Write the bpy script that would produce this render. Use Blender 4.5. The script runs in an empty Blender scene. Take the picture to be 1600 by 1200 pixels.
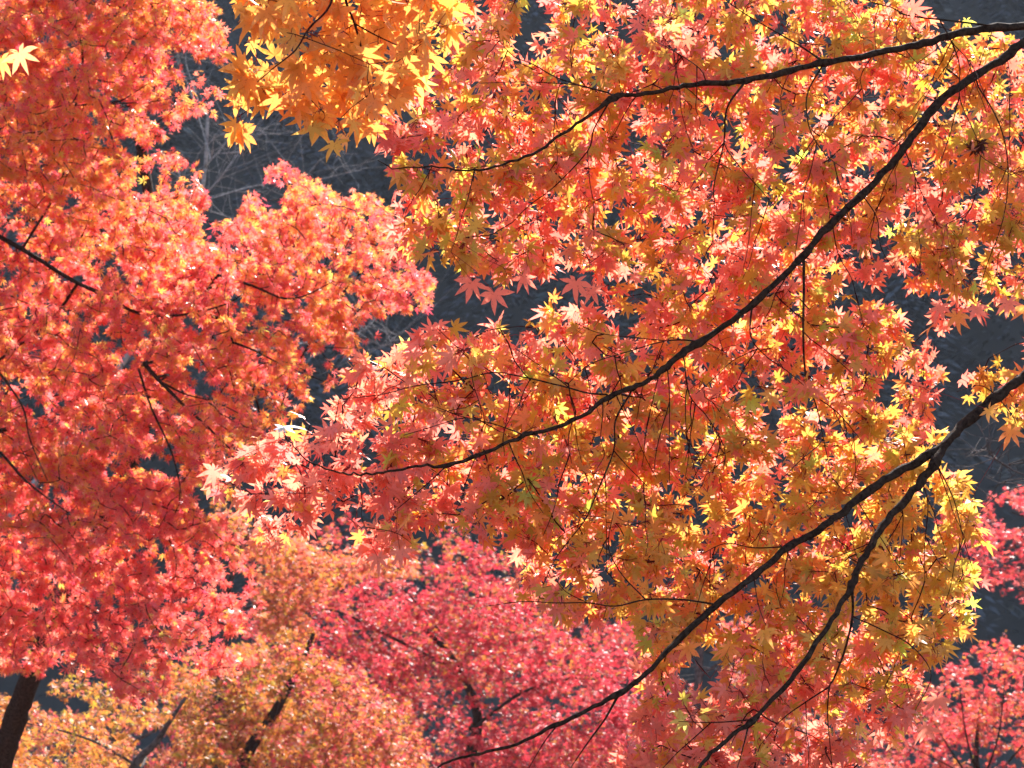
import bpy, math
import numpy as np

R = math.radians
rng = np.random.default_rng(20)

# ------------------------------------------------------------------ camera, sky, sun, exposure
scene = bpy.context.scene
FPX = 3764.0                       # focal length in photo pixels (1600 px wide)
CAM = np.array([0.0, 0.0, 1.9])
PITCH = R(3.0)
cam_data = bpy.data.cameras.new("camera")
cam_data.sensor_width = 36.0
cam_data.lens = 36.0 * FPX / 1600.0
cam_data.clip_end = 3000
cam_data.dof.use_dof = True
cam_data.dof.focus_distance = 3.85
cam_data.dof.aperture_fstop = 19.0
cam = bpy.data.objects.new("camera", cam_data)
cam.location = CAM
cam.rotation_euler = (R(90) + PITCH, 0, 0)
scene.collection.objects.link(cam)
scene.camera = cam

SUN_EL, SUN_AZ = R(38), R(16)      # azimuth measured from straight ahead (+Y) towards +X
world = bpy.data.worlds.new("World")
scene.world = world
world.use_nodes = True
wn = world.node_tree
sky = wn.nodes.new("ShaderNodeTexSky")
sky.sky_type = 'NISHITA'
sky.sun_disc = False
sky.sun_elevation = SUN_EL
sky.sun_rotation = SUN_AZ
wn.nodes["Background"].inputs[1].default_value = 0.10
wn.links.new(sky.outputs[0], wn.nodes["Background"].inputs[0])

SUN_DIR = np.array([math.sin(SUN_AZ) * math.cos(SUN_EL), math.cos(SUN_AZ) * math.cos(SUN_EL), math.sin(SUN_EL)])
sun_data = bpy.data.lights.new("sun", 'SUN')
sun_data.energy = 5.0
sun_data.angle = R(0.5)
sun_data.color = (1.0, 0.95, 0.87)
sun = bpy.data.objects.new("sun", sun_data)
from mathutils import Vector
sun.rotation_euler = Vector(SUN_DIR).to_track_quat('Z', 'Y').to_euler()
sun.location = (5, 20, 30)
scene.collection.objects.link(sun)

scene.view_settings.view_transform = 'Standard'
scene.view_settings.look = 'None'
scene.view_settings.gamma = 1
scene.view_settings.exposure = 1.95
scene.render.engine = 'CYCLES'
cy = scene.cycles
cy.max_bounces = 7
cy.diffuse_bounces = 6
cy.glossy_bounces = 2
cy.transmission_bounces = 6
cy.volume_bounces = 0
cy.use_adaptive_sampling = True
cy.adaptive_threshold = 0.02
cy.use_denoising = True
cy.caustics_reflective = False
cy.caustics_refractive = False

# ------------------------------------------------------------------ geometry helpers
FWD = np.array([0, math.cos(PITCH), math.sin(PITCH)])
UP = np.array([0, -math.sin(PITCH), math.cos(PITCH)])
RIGHT = np.array([1.0, 0, 0])


def at(px, py, Y):
    """A point of the place, given as a pixel of the 1600 x 1200 photograph and its distance."""
    px, py, Y = np.broadcast_arrays(np.asarray(px, float), np.asarray(py, float), np.asarray(Y, float))
    x = (px - 800) / FPX * Y
    v = (600 - py) / FPX * Y
    return CAM + x[..., None] * RIGHT + v[..., None] * UP + Y[..., None] * FWD


def unit(v):
    return v / np.maximum(np.linalg.norm(v, axis=-1, keepdims=True), 1e-9)


def to_px(p):
    d = p - CAM
    Y = d @ FWD
    return 800 + (d @ RIGHT) / Y * FPX, 600 - (d @ UP) / Y * FPX, Y


def empty(name, loc, label=None, cat=None, group=None):
    o = bpy.data.objects.new(name, None)
    o.location = loc
    o.empty_display_size = 0.2
    scene.collection.objects.link(o)
    tag(o, label, cat, group)
    return o


def tag(o, label=None, cat=None, group=None, kind=None):
    for k, v in (("label", label), ("category", cat), ("group", group), ("kind", kind)):
        if v:
            o[k] = v
    return o


def mesh_obj(name, verts, quads, mat, parent=None, col=None, smooth=False, tris=None, mat2=None, split=0):
    """Link vertices and quads (and triangles) as ONE mesh object; everything is built in world space."""
    verts = np.asarray(verts, np.float32).reshape(-1, 3)
    org = np.zeros(3)
    p = parent
    while p is not None:
        org = org + np.array(p.location)
        p = p.parent
    verts = verts - org.astype(np.float32)
    quads = np.asarray(quads, np.int32).reshape(-1, 4)
    tris = np.zeros((0, 3), np.int32) if tris is None else np.asarray(tris, np.int32).reshape(-1, 3)
    me = bpy.data.meshes.new(name)
    me.vertices.add(len(verts))
    me.vertices.foreach_set("co", verts.ravel())
    nl = quads.size + tris.size
    me.loops.add(nl)
    me.loops.foreach_set("vertex_index", np.concatenate([quads.ravel(), tris.ravel()]).astype(np.int32))
    me.polygons.add(len(quads) + len(tris))
    starts = np.concatenate([np.arange(len(quads)) * 4, quads.size + np.arange(len(tris)) * 3]).astype(np.int32)
    me.polygons.foreach_set("loop_start", starts)
    if smooth:
        me.polygons.foreach_set("use_smooth", np.ones(len(starts), bool))
    if col is not None:
        a = me.attributes.new("leaf_tint", 'FLOAT_COLOR', 'POINT')
        c = np.ones((len(verts), 4), np.float32)
        c[:, :3] = col
        a.data.foreach_set("color", c.ravel())
    me.update(calc_edges=True)
    me.materials.append(mat)
    if mat2 is not None:                            # the first faces are twig wood, the rest leaves
        me.materials.append(mat2)
        mi = np.zeros(len(me.polygons), np.int32)
        mi[:split] = 1
        me.polygons.foreach_set("material_index", mi)
    o = bpy.data.objects.new(name, me)
    scene.collection.objects.link(o)
    if parent is not None:
        o.parent = parent
    return o


class Mesh:
    def __init__(s):
        s.v, s.q, s.c, s.n = [], [], [], 0

    def add(s, v, q, c=None):
        v = np.asarray(v, float).reshape(-1, 3)
        s.v.append(v)
        s.q.append(np.asarray(q, int).reshape(-1, 4) + s.n)
        if c is not None:
            s.c.append(np.broadcast_to(np.asarray(c, float), v.shape))
        s.n += len(v)

    def build(s, name, mat, parent=None, smooth=False, mat2=None, split=0):
        if not s.v:
            return None
        return mesh_obj(name, np.concatenate(s.v), np.concatenate(s.q), mat, parent,
                        np.concatenate(s.c) if s.c else None, smooth, None, mat2, split)


def catmull(P, per=6):
    P = np.asarray(P, float)
    if len(P) < 3:
        t = np.linspace(0, 1, per + 1)[:, None]
        return P[0] * (1 - t) + P[-1] * t
    Q = np.vstack([2 * P[0] - P[1], P, 2 * P[-1] - P[-2]])
    out = []
    t = np.linspace(0, 1, per, endpoint=False)[:, None]
    for i in range(1, len(Q) - 2):
        a, b, c, d = Q[i - 1:i + 3]
        out.append(0.5 * (2 * b + (c - a) * t + (2 * a - 5 * b + 4 * c - d) * t**2 + (3 * b - a - 3 * c + d) * t**3))
    out.append(P[-1:])
    return np.vstack(out)


def tube(path, rad, sides=8, lumps=0.0):
    """Vertices and quads of a tapering tube along a path; closed at the tip."""
    path = np.asarray(path, float)
    n = len(path)
    rad = np.broadcast_to(np.asarray(rad, float), (n,)).copy()
    t = np.gradient(path, axis=0)
    t = unit(t)
    ref = np.array([0.31, -0.9, 0.3])
    u = unit(np.cross(t, ref))
    w = np.cross(t, u)
    a = np.arange(sides) / sides * 2 * np.pi
    r = rad[:, None] * (1 + lumps * rng.normal(size=(n, sides)))
    ring = path[:, None, :] + r[..., None] * (np.cos(a)[None, :, None] * u[:, None, :] + np.sin(a)[None, :, None] * w[:, None, :])
    v = ring.reshape(-1, 3)
    i = np.arange(n - 1)[:, None] * sides
    j = np.arange(sides)[None, :]
    k = (j + 1) % sides
    q = np.stack([i + j, i + k, i + sides + k, i + sides + j], -1).reshape(-1, 4)
    return v, q


def thin_sticks(A, B, ra, rb, sag=0.0, mid=1):
    """Many 3-sided twigs at once from A to B (arrays)."""
    A, B = np.asarray(A, float), np.asarray(B, float)
    m = len(A)
    seg = mid + 2
    s = np.linspace(0, 1, seg)
    d = B - A
    L = np.linalg.norm(d, axis=1, keepdims=True)
    bend = rng.normal(size=(m, 3)) * L * sag
    P = A[:, None] + d[:, None] * s[None, :, None] + bend[:, None] * (4 * s * (1 - s))[None, :, None]
    t = unit(d)
    u = unit(np.cross(t, np.array([0.3, -0.9, 0.31])))
    w = np.cross(t, u)
    ang = np.arange(3) / 3 * 2 * np.pi
    rr = (np.asarray(ra)[..., None] * (1 - s) + np.asarray(rb)[..., None] * s)
    rr = np.broadcast_to(rr, (m, seg))
    ring = (P[:, :, None] + rr[:, :, None, None] * (np.cos(ang)[None, None, :, None] * u[:, None, None] + np.sin(ang)[None, None, :, None] * w[:, None, None]))
    v = ring.reshape(-1, 3)
    base = (np.arange(m) * seg * 3)[:, None, None]
    i = (np.arange(seg - 1) * 3)[None, :, None]
    j = np.arange(3)[None, None, :]
    k = (j + 1) % 3
    q = np.stack([base + i + j, base + i + k, base + i + 3 + k, base + i + 3 + j], -1).reshape(-1, 4)
    return v, q


# ------------------------------------------------------------------ leaves
def leaf_template(detail, r):
    """One palmate maple leaf: petiole joint at the origin, middle lobe along +Y, length 1.
    Returns vertices, quads and, for each vertex, how far out along its lobe it lies (0..1)."""
    if detail == 2:
        ang = np.array([-128, -82, -40, 0, 40, 82, 128]) + r.normal(size=7) * 4
        ln = np.array([.46, .80, .97, 1.0, .97, .80, .46]) * (1 + r.normal(size=7) * .06)
    elif detail == 1:
        ang = np.array([-120, -78, -38, 0, 38, 78, 120]) + r.normal(size=7) * 5
        ln = np.array([.5, .82, .97, 1.0, .97, .82, .5]) * (1 + r.normal(size=7) * .07)
    else:
        ang = np.array([-95, -48, 0, 48, 95]) + r.normal(size=5) * 7
        ln = np.array([.7, .95, 1.0, .95, .7]) * (1 + r.normal(size=5) * .08)
    ang = np.radians(ang)
    n = len(ang)
    V, Q, T = [(0, 0, 0)], [], [0.0]

    def pt(rad, an, t):
        V.append((rad * math.sin(an), rad * math.cos(an), 0.0))
        T.append(t)
        return len(V) - 1
    if detail == 2:
        notch = []
        for i in range(n + 1):
            if i == 0:
                notch.append(pt(.16, ang[0] - R(24), .1))
            elif i == n:
                notch.append(pt(.16, ang[-1] + R(24), .1))
            else:
                notch.append(pt(.32 * min(ln[i - 1], ln[i]) / .9, (ang[i - 1] + ang[i]) / 2, .25))
        for i in range(n):
            L, a = ln[i], ang[i]
            w1 = (.128 if L > .6 else .09) * (1 + r.normal() * .1)
            w2 = w1 * .62
            def side(l, w, t):
                return pt(math.hypot(l * L, w), a + math.atan2(w, l * L), t)
            m1 = pt(.5 * L, a, .45)
            s1l, s1r = side(.5, -w1, .5), side(.5, w1, .5)
            s2l, s2r = side(.74, -w2, .75), side(.74, w2, .75)
            tip = pt(L, a + r.normal() * .03, 1.0)
            Q += [(0, notch[i], s1l, m1), (0, m1, s1r, notch[i + 1]), (m1, s1l, s2l, tip), (m1, tip, s2r, s1r)]
    else:
        for i in range(n):
            L, a = ln[i], ang[i]
            w = (.105 if detail == 1 else .16)
            sl = pt(.48 * L, a - w / (.48 * L) * .9, .4)
            tip = pt(L, a, 1.0)
            sr = pt(.48 * L, a + w / (.48 * L) * .9, .4)
            Q.append((0, sl, tip, sr))
    V = np.array(V)
    T = np.array(T)
    rad = np.hypot(V[:, 0], V[:, 1])
    droop = r.uniform(.04, .4)
    V[:, 2] -= droop * rad**2
    lobe = np.abs((np.arctan2(V[:, 0], V[:, 1])[:, None] - ang[None] + np.pi) % (2 * np.pi) - np.pi).argmin(1)
    V[:, 2] -= (r.normal(size=n) * .22)[lobe] * rad**2
    if r.random() < .55:       # a folded or cupped leaf
        V[:, 2] += r.uniform(-.35, .6) * np.abs(V[:, 0])
    V[:, 2] += r.normal(size=len(V)) * .025 * rad
    V[:, 0] += r.normal() * .05 * rad**2
    return V, np.array(Q), T


TEMPL = {d: [leaf_template(d, np.random.default_rng(100 * d + k)) for k in range(28)] for d in (0, 1, 2)}


def add_leaves(M, pos, axis, normal, size, col, tipcol, detail, drop=None):
    """Append leaves to Mesh M. pos: petiole joint; axis: middle lobe; normal: upper face."""
    normal = unit(normal)
    axis = unit(axis - normal * np.sum(axis * normal, 1, keepdims=True))
    side = np.cross(axis, normal)
    which = rng.integers(0, len(TEMPL[detail]), len(pos))
    for k, (V, Q, T) in enumerate(TEMPL[detail]):
        s = np.nonzero(which == k)[0]
        if not len(s):
            continue
        sx = size[s] * rng.uniform(.85, 1.1, len(s))
        v = (pos[s][:, None] + (V[None, :, 0, None] * sx[:, None, None]) * side[s][:, None]
             + (V[None, :, 1, None] * size[s][:, None, None]) * axis[s][:, None]
             + (V[None, :, 2, None] * size[s][:, None, None]) * normal[s][:, None])
        c = col[s][:, None] * (1 - T[None, :, None]) + tipcol[s][:, None] * T[None, :, None]
        q = Q[None] + (np.arange(len(s)) * len(V))[:, None, None]
        M.add(v.reshape(-1, 3), q.reshape(-1, 4), c.reshape(-1, 3))


def wave(p, seed, scale):
    """A smooth field in -1..1 over space, for drifts of leaf colour and clumps."""
    r = np.random.default_rng(seed)
    s = np.zeros(len(p))
    for _ in range(6):
        k = unit(r.normal(size=3)) * (2 * np.pi / scale) * r.uniform(.5, 1.6)
        s += np.sin(p @ k + r.uniform(0, 6.3))
    return np.clip(s / 3.2, -1, 1)


# the autumn pigments, as leaf reflectance and transmittance colours
RED = np.array([.84, .145, .10])
CRIMSON = np.array([.66, .07, .10])
SALMON = np.array([.90, .26, .18])
ORANGE = np.array([.85, .31, .065])
GOLD = np.array([.84, .47, .085])
YELLOW = np.array([.83, .62, .13])
LIME = np.array([.55, .60, .08])
PINK = np.array([.86, .17, .165])
DEEP = np.array([.72, .055, .08])
OLIVE = np.array([.62, .38, .05])


def pick_colours(n, weights, spread=.08):
    """weights: dict pigment -> weight (scalar or array per leaf)."""
    keys = list(weights)
    W = np.stack([np.broadcast_to(np.asarray(weights[k][1], float), (n,)) for k in keys], 1)
    W = np.maximum(W, 0)
    W = W / W.sum(1, keepdims=True)
    u = rng.random(n)[:, None]
    idx = (u > np.cumsum(W, 1)).sum(1).clip(0, len(keys) - 1)
    C = np.stack([weights[k][0] for k in keys])[idx]
    return np.clip(C * (1 + rng.normal(size=(n, 3)) * spread), .01, .92)


def grow(anchor, nodes):
    """Join every node to the nearest wood, nearest first. Returns parent index (anchors first)."""
    na, n = len(anchor), len(nodes)
    P = np.vstack([anchor, nodes])
    parent = -np.ones(na + n, int)
    d = np.full(n, 1e9)
    who = np.zeros(n, int)
    for s in range(0, na, 400):
        D = np.linalg.norm(nodes[:, None] - anchor[None, s:s + 400], axis=2)
        j = D.argmin(1)
        dj = D[np.arange(n), j]
        b = dj < d
        d[b] = dj[b]
        who[b] = j[b] + s
    left = np.ones(n, bool)
    order = []
    for _ in range(n):
        i = int(np.where(left, d, 1e9).argmin())
        left[i] = False
        parent[na + i] = who[i]
        order.append(na + i)
        dd = np.linalg.norm(nodes - nodes[i], axis=1) * 1.04
        b = left & (dd < d)
        d[b] = dd[b]
        who[b] = na + i
    count = np.ones(na + n)
    for i in reversed(order):
        count[parent[i]] += count[i]
    return P, parent, count, order


def inside(poly, x, y):
    poly = np.asarray(poly, float)
    r = np.zeros(len(x), bool)
    j = len(poly) - 1
    for i in range(len(poly)):
        xi, yi = poly[i]
        xj, yj = poly[j]
        c = ((yi > y) != (yj > y)) & (x < (xj - xi) * (y - yi) / (yj - yi + 1e-12) + xi)
        r ^= c
        j = i
    return r


def scatter(poly, step, jitter=1.0, holes=()):
    poly = np.asarray(poly, float)
    x0, y0 = poly.min(0)
    x1, y1 = poly.max(0)
    gx, gy = np.meshgrid(np.arange(x0, x1, step), np.arange(y0, y1, step))
    x = gx.ravel() + rng.uniform(-.5, .5, gx.size) * step * jitter
    y = gy.ravel() + rng.uniform(-.5, .5, gy.size) * step * jitter
    k = inside(poly, x, y)
    for h in holes:
        if len(h) == 3 and np.isscalar(h[0]):
            k &= (x - h[0])**2 + (y - h[1])**2 > h[2]**2
        else:
            k &= ~inside(h, x, y)
    return x[k], y[k]


# ------------------------------------------------------------------ materials
def new_mat(name):
    m = bpy.data.materials.new(name)
    m.use_nodes = True
    nt = m.node_tree
    nt.nodes.clear()
    return m, nt, nt.nodes, nt.links


def leaf_material(name, trans=.6, rough=.38, spec=.5):
    m, nt, N, L = new_mat(name)
    out = N.new("ShaderNodeOutputMaterial")
    at_ = N.new("ShaderNodeAttribute")
    at_.attribute_name = "leaf_tint"
    geo = N.new("ShaderNodeNewGeometry")
    no = N.new("ShaderNodeTexNoise")
    no.inputs["Scale"].default_value = 260
    no.inputs["Detail"].default_value = 3
    L.new(geo.outputs["Position"], no.inputs["Vector"])
    ramp = N.new("ShaderNodeValToRGB")              # fine mottling and a few brown specks
    ramp.color_ramp.elements[0].position = .28
    ramp.color_ramp.elements[0].color = (.62, .5, .45, 1)
    ramp.color_ramp.elements[1].position = .42
    ramp.color_ramp.elements[1].color = (1, 1, 1, 1)
    L.new(no.outputs["Fac"], ramp.inputs[0])
    mul = N.new("ShaderNodeMix")
    mul.data_type = 'RGBA'
    mul.blend_type = 'MULTIPLY'
    mul.inputs["Factor"].default_value = .8
    L.new(at_.outputs["Color"], mul.inputs["A"])
    L.new(ramp.outputs["Color"], mul.inputs["B"])
    tr = N.new("ShaderNodeBsdfTranslucent")
    L.new(mul.outputs["Result"], tr.inputs["Color"])
    pr = N.new("ShaderNodeBsdfPrincipled")
    L.new(mul.outputs["Result"], pr.inputs["Base Color"])
    pr.inputs["Roughness"].default_value = rough
    pr.inputs["Specular IOR Level"].default_value = spec
    mix = N.new("ShaderNodeMixShader")
    mix.inputs[0].default_value = trans
    L.new(pr.outputs[0], mix.inputs[1])
    L.new(tr.outputs[0], mix.inputs[2])
    L.new(mix.outputs[0], out.inputs["Surface"])
    return m


def bark_material(name, c0, c1, scale=60):
    m, nt, N, L = new_mat(name)
    out = N.new("ShaderNodeOutputMaterial")
    geo = N.new("ShaderNodeNewGeometry")
    no = N.new("ShaderNodeTexNoise")
    no.inputs["Scale"].default_value = scale
    no.inputs["Detail"].default_value = 6
    no.inputs["Roughness"].default_value = .65
    L.new(geo.outputs["Position"], no.inputs["Vector"])
    ramp = N.new("ShaderNodeValToRGB")
    ramp.color_ramp.elements[0].position = .35
    ramp.color_ramp.elements[0].color = (*c0, 1)
    ramp.color_ramp.elements[1].position = .68
    ramp.color_ramp.elements[1].color = (*c1, 1)
    L.new(no.outputs["Fac"], ramp.inputs[0])
    pr = N.new("ShaderNodeBsdfPrincipled")
    L.new(ramp.outputs["Color"], pr.inputs["Base Color"])
    pr.inputs["Roughness"].default_value = .85
    pr.inputs["Specular IOR Level"].default_value = .04
    bp = N.new("ShaderNodeBump")
    bp.inputs["Strength"].default_value = .5
    bp.inputs["Distance"].default_value = .004
    L.new(no.outputs["Fac"], bp.inputs["Height"])
    L.new(bp.outputs["Normal"], pr.inputs["Normal"])
    L.new(pr.outputs[0], out.inputs["Surface"])
    return m


def ground_material(name, c0, c1, scale):
    m, nt, N, L = new_mat(name)
    out = N.new("ShaderNodeOutputMaterial")
    geo = N.new("ShaderNodeNewGeometry")
    no = N.new("ShaderNodeTexNoise")
    no.inputs["Scale"].default_value = scale
    no.inputs["Detail"].default_value = 8
    no.inputs["Roughness"].default_value = .7
    L.new(geo.outputs["Position"], no.inputs["Vector"])
    ramp = N.new("ShaderNodeValToRGB")
    ramp.color_ramp.elements[0].position = .35
    ramp.color_ramp.elements[0].color = (*c0, 1)
    ramp.color_ramp.elements[1].position = .7
    ramp.color_ramp.elements[1].color = (*c1, 1)
    L.new(no.outputs["Fac"], ramp.inputs[0])
    pr = N.new("ShaderNodeBsdfPrincipled")
    pr.inputs["Roughness"].default_value = .9
    L.new(ramp.outputs["Color"], pr.inputs["Base Color"])
    L.new(pr.outputs[0], out.inputs["Surface"])
    return m


LEAF = leaf_material("maple_leaf", .64, .36, .5)
LEAF_FAR = leaf_material("far_maple_leaf", .52, .46, .28)
BARK = bark_material("dark_maple_bark", (.009, .004, .003), (.055, .032, .022), 130)
TWIG = bark_material("red_twig_bark", (.022, .006, .005), (.06, .016, .012), 200)
BARK_GREY = bark_material("grey_bark", (.03, .022, .02), (.13, .105, .1), 30)
BARK_PALE = bark_material("pale_bare_bark", (.12, .11, .11), (.34, .31, .31), 40)
BARK_PALE2 = bark_material("brown_bare_bark", (.035, .025, .024), (.12, .09, .085), 60)

# ------------------------------------------------------------------ ground and hillside
def terrain(x, y):
    rise = np.clip((y - 36) / 20, 0, 1)
    z = -4.2 * np.clip((y - 9.5) / 10, 0, 1) + rise**2 * 8 + np.clip(y - 56, 0, 37) * 1.22
    z = z + (np.sin(x * .13 + y * .05) * .9 + np.sin(x * .05 - y * .11) * 1.3) * np.clip((y - 40) / 25, 0, 1)
    return z + .06 * np.sin(x * 1.1) * np.sin(y * .9)


def sheet(name, xs, ys, mat):
    gx, gy = np.meshgrid(xs, ys)
    v = np.stack([gx, gy, terrain(gx, gy)], -1).reshape(-1, 3)
    w = len(xs)
    i = (np.arange(len(ys) - 1)[:, None] * w + np.arange(w - 1)[None]).ravel()
    return mesh_obj(name, v, np.stack([i, i + 1, i + w + 1, i + w], -1), mat, smooth=True)


tag(sheet("ground", np.linspace(-90, 90, 91), np.linspace(-12, 42, 55),
          ground_material("leaf_litter_ground", (.03, .022, .014), (.16, .07, .03), 9)), kind="structure")
tag(sheet("hillside", np.linspace(-130, 130, 105), np.linspace(42, 190, 90),
          ground_material("hillside_earth", (.016, .015, .015), (.036, .034, .03), .7)), kind="structure")


def conifer_wood():
    m, nt, N, L = new_mat("dark_needles")
    out = N.new("ShaderNodeOutputMaterial")
    at_ = N.new("ShaderNodeAttribute")
    at_.attribute_name = "leaf_tint"
    pr = N.new("ShaderNodeBsdfPrincipled")
    pr.inputs["Roughness"].default_value = .7
    L.new(at_.outputs["Color"], pr.inputs["Base Color"])
    L.new(pr.outputs[0], out.inputs["Surface"])
    r = np.random.default_rng(5)
    M = Mesh()
    k = 0
    for yy in np.arange(46, 74, 3.3):
        half = yy * .3 + 5
        for xx in np.arange(-half, half, 3.4):
            x, y = xx + r.uniform(-1.3, 1.3), yy + r.uniform(-1.3, 1.3)
            z = terrain(np.array(x), np.array(y))
            h, wd = r.uniform(6, 10.5), r.uniform(1.5, 2.4)
            n = 1700
            t = r.random(n)**.8
            a = r.uniform(0, 6.283, n)
            rr = wd * (1 - t)**.8 * (.45 + .55 * r.random(n)) * (1 + .25 * np.sin(t * 34))
            c = np.stack([x + rr * np.cos(a), y + rr * np.sin(a), z + .5 + t * h], -1)
            outd = np.stack([np.cos(a), np.sin(a), -r.uniform(.1, .7, n)], -1)
            sd = unit(np.cross(outd, [0, 0, 1.0]) + r.normal(size=(n, 3)) * .3)
            ln = r.uniform(.09, .21, n)[:, None]
            ww = ln * .42
            v = np.stack([c - outd * ln * .5, c + sd * ww, c + outd * ln, c - sd * ww], 1)
            tint = np.array([.036, .039, .046]) * r.uniform(.6, 1.5) * np.array([1 + r.normal() * .1, 1, 1 + r.normal() * .12])
            col = tint * r.uniform(.7, 1.3, (n, 1, 1))
            M.add(v.reshape(-1, 3), np.arange(n * 4).reshape(-1, 4), np.broadcast_to(col, (n, 4, 3)).reshape(-1, 3))
            k += 1
    o = M.build("conifer_wood", m)
    tag(o, "dark blue-green conifer wood on the shaded hillside behind the maples", "wood", kind="stuff")


conifer_wood()


# ------------------------------------------------------------------ wood drawn along traced paths
def path3(pts, Y0, Y1, per=5, wob=.015):
    """Pixel path with the distance running from Y0 to Y1 along it."""
    p = np.asarray(pts, float)
    s = np.concatenate([[0], np.cumsum(np.hypot(*np.diff(p, axis=0).T))])
    s /= s[-1]
    Y = Y0 + (Y1 - Y0) * s + rng.normal(size=len(p)) * wob * Y0 * .3 * (s > 0)
    return catmull(at(p[:, 0], p[:, 1], Y), per)


def lay(path, r0, r1, sides, lumps=.04, pw=1.0):
    s = np.linspace(0, 1, len(path))**pw
    return tube(path, r0 + (r1 - r0) * s, sides, lumps)


# ================================================================== THE NEAR RIGHT-HAND MAPLE
A_TRUNK_X = 2120
base = at(A_TRUNK_X, 300, 4.5)
tx, ty = base[0], base[1]
treeA = empty("maple_tree", (tx, ty, float(terrain(np.array(tx), np.array(ty)))),
              "near salmon and gold maple whose crisp dark branches sweep in from the right edge", "tree", "autumn maples")
zz = np.array([0.0, .5, 1.1, 1.7, 2.3, 2.9, 3.4, 4.0]) + treeA.location.z - .05
tp = np.stack([tx + .06 * np.sin(zz * 2.2), ty + .05 * np.cos(zz * 1.7), zz], -1)
tp = catmull(tp, 6)
v, q = tube(tp, np.interp(np.linspace(0, 1, len(tp)), [0, .08, 1], [.11, .08, .035]), 14, .05)
mesh_obj("trunk", v, q, BARK, treeA, smooth=True)

# limbs: pixel path (from the trunk outwards), distance at start and end, radius (m) at start and end
LIMBS = {
    'T': ([(2120, -330), (1950, -150), (1790, -10), (1690, 40), (1600, 42), (1546, 44), (1482, 57), (1418, 74), (1364, 84), (1289, 97), (1235, 110),
           (1165, 127), (1104, 130), (1060, 137), (996, 148), (962, 152), (918, 182), (878, 209), (834, 240), (773, 260),
           (732, 267), (675, 261), (614, 262), (591, 250)], 4.5, 3.7, .0088, .0006),
    'M': ([(1760, 5), (1690, 20), (1640, 40), (1600, 66), (1563, 94), (1499, 135), (1462, 165), (1431, 206), (1397, 250), (1347, 304), (1293, 354),
           (1252, 403), (1205, 447), (1158, 491), (1094, 534), (1060, 557), (1030, 582), (996, 603), (952, 619), (894, 658),
           (820, 680), (760, 707), (699, 726), (648, 729), (598, 738), (557, 741), (530, 738), (479, 719), (449, 687), (442, 667)], 4.2, 3.6, .0090, .0006),
    'L': ([(2120, 250), (1950, 330), (1800, 420), (1700, 500), (1640, 555), (1600, 587), (1560, 619), (1509, 660), (1472, 697), (1424, 727), (1370, 758),
           (1320, 797), (1279, 827), (1232, 856), (1178, 901), (1121, 945), (1060, 999), (1019, 1043), (969, 1083), (928, 1104),
           (868, 1134), (807, 1161), (749, 1178), (702, 1190), (640, 1222)], 4.5, 3.4, .0115, .0013),
    'S': ([(1474, 697), (1462, 722), (1441, 751), (1401, 797), (1367, 840), (1343, 884), (1327, 921), (1300, 969), (1262, 1026), (1229, 1070),
           (1175, 1124), (1127, 1164), (1090, 1202), (1040, 1260)], 3.72, 3.45, .0075, .002),
}
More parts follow.
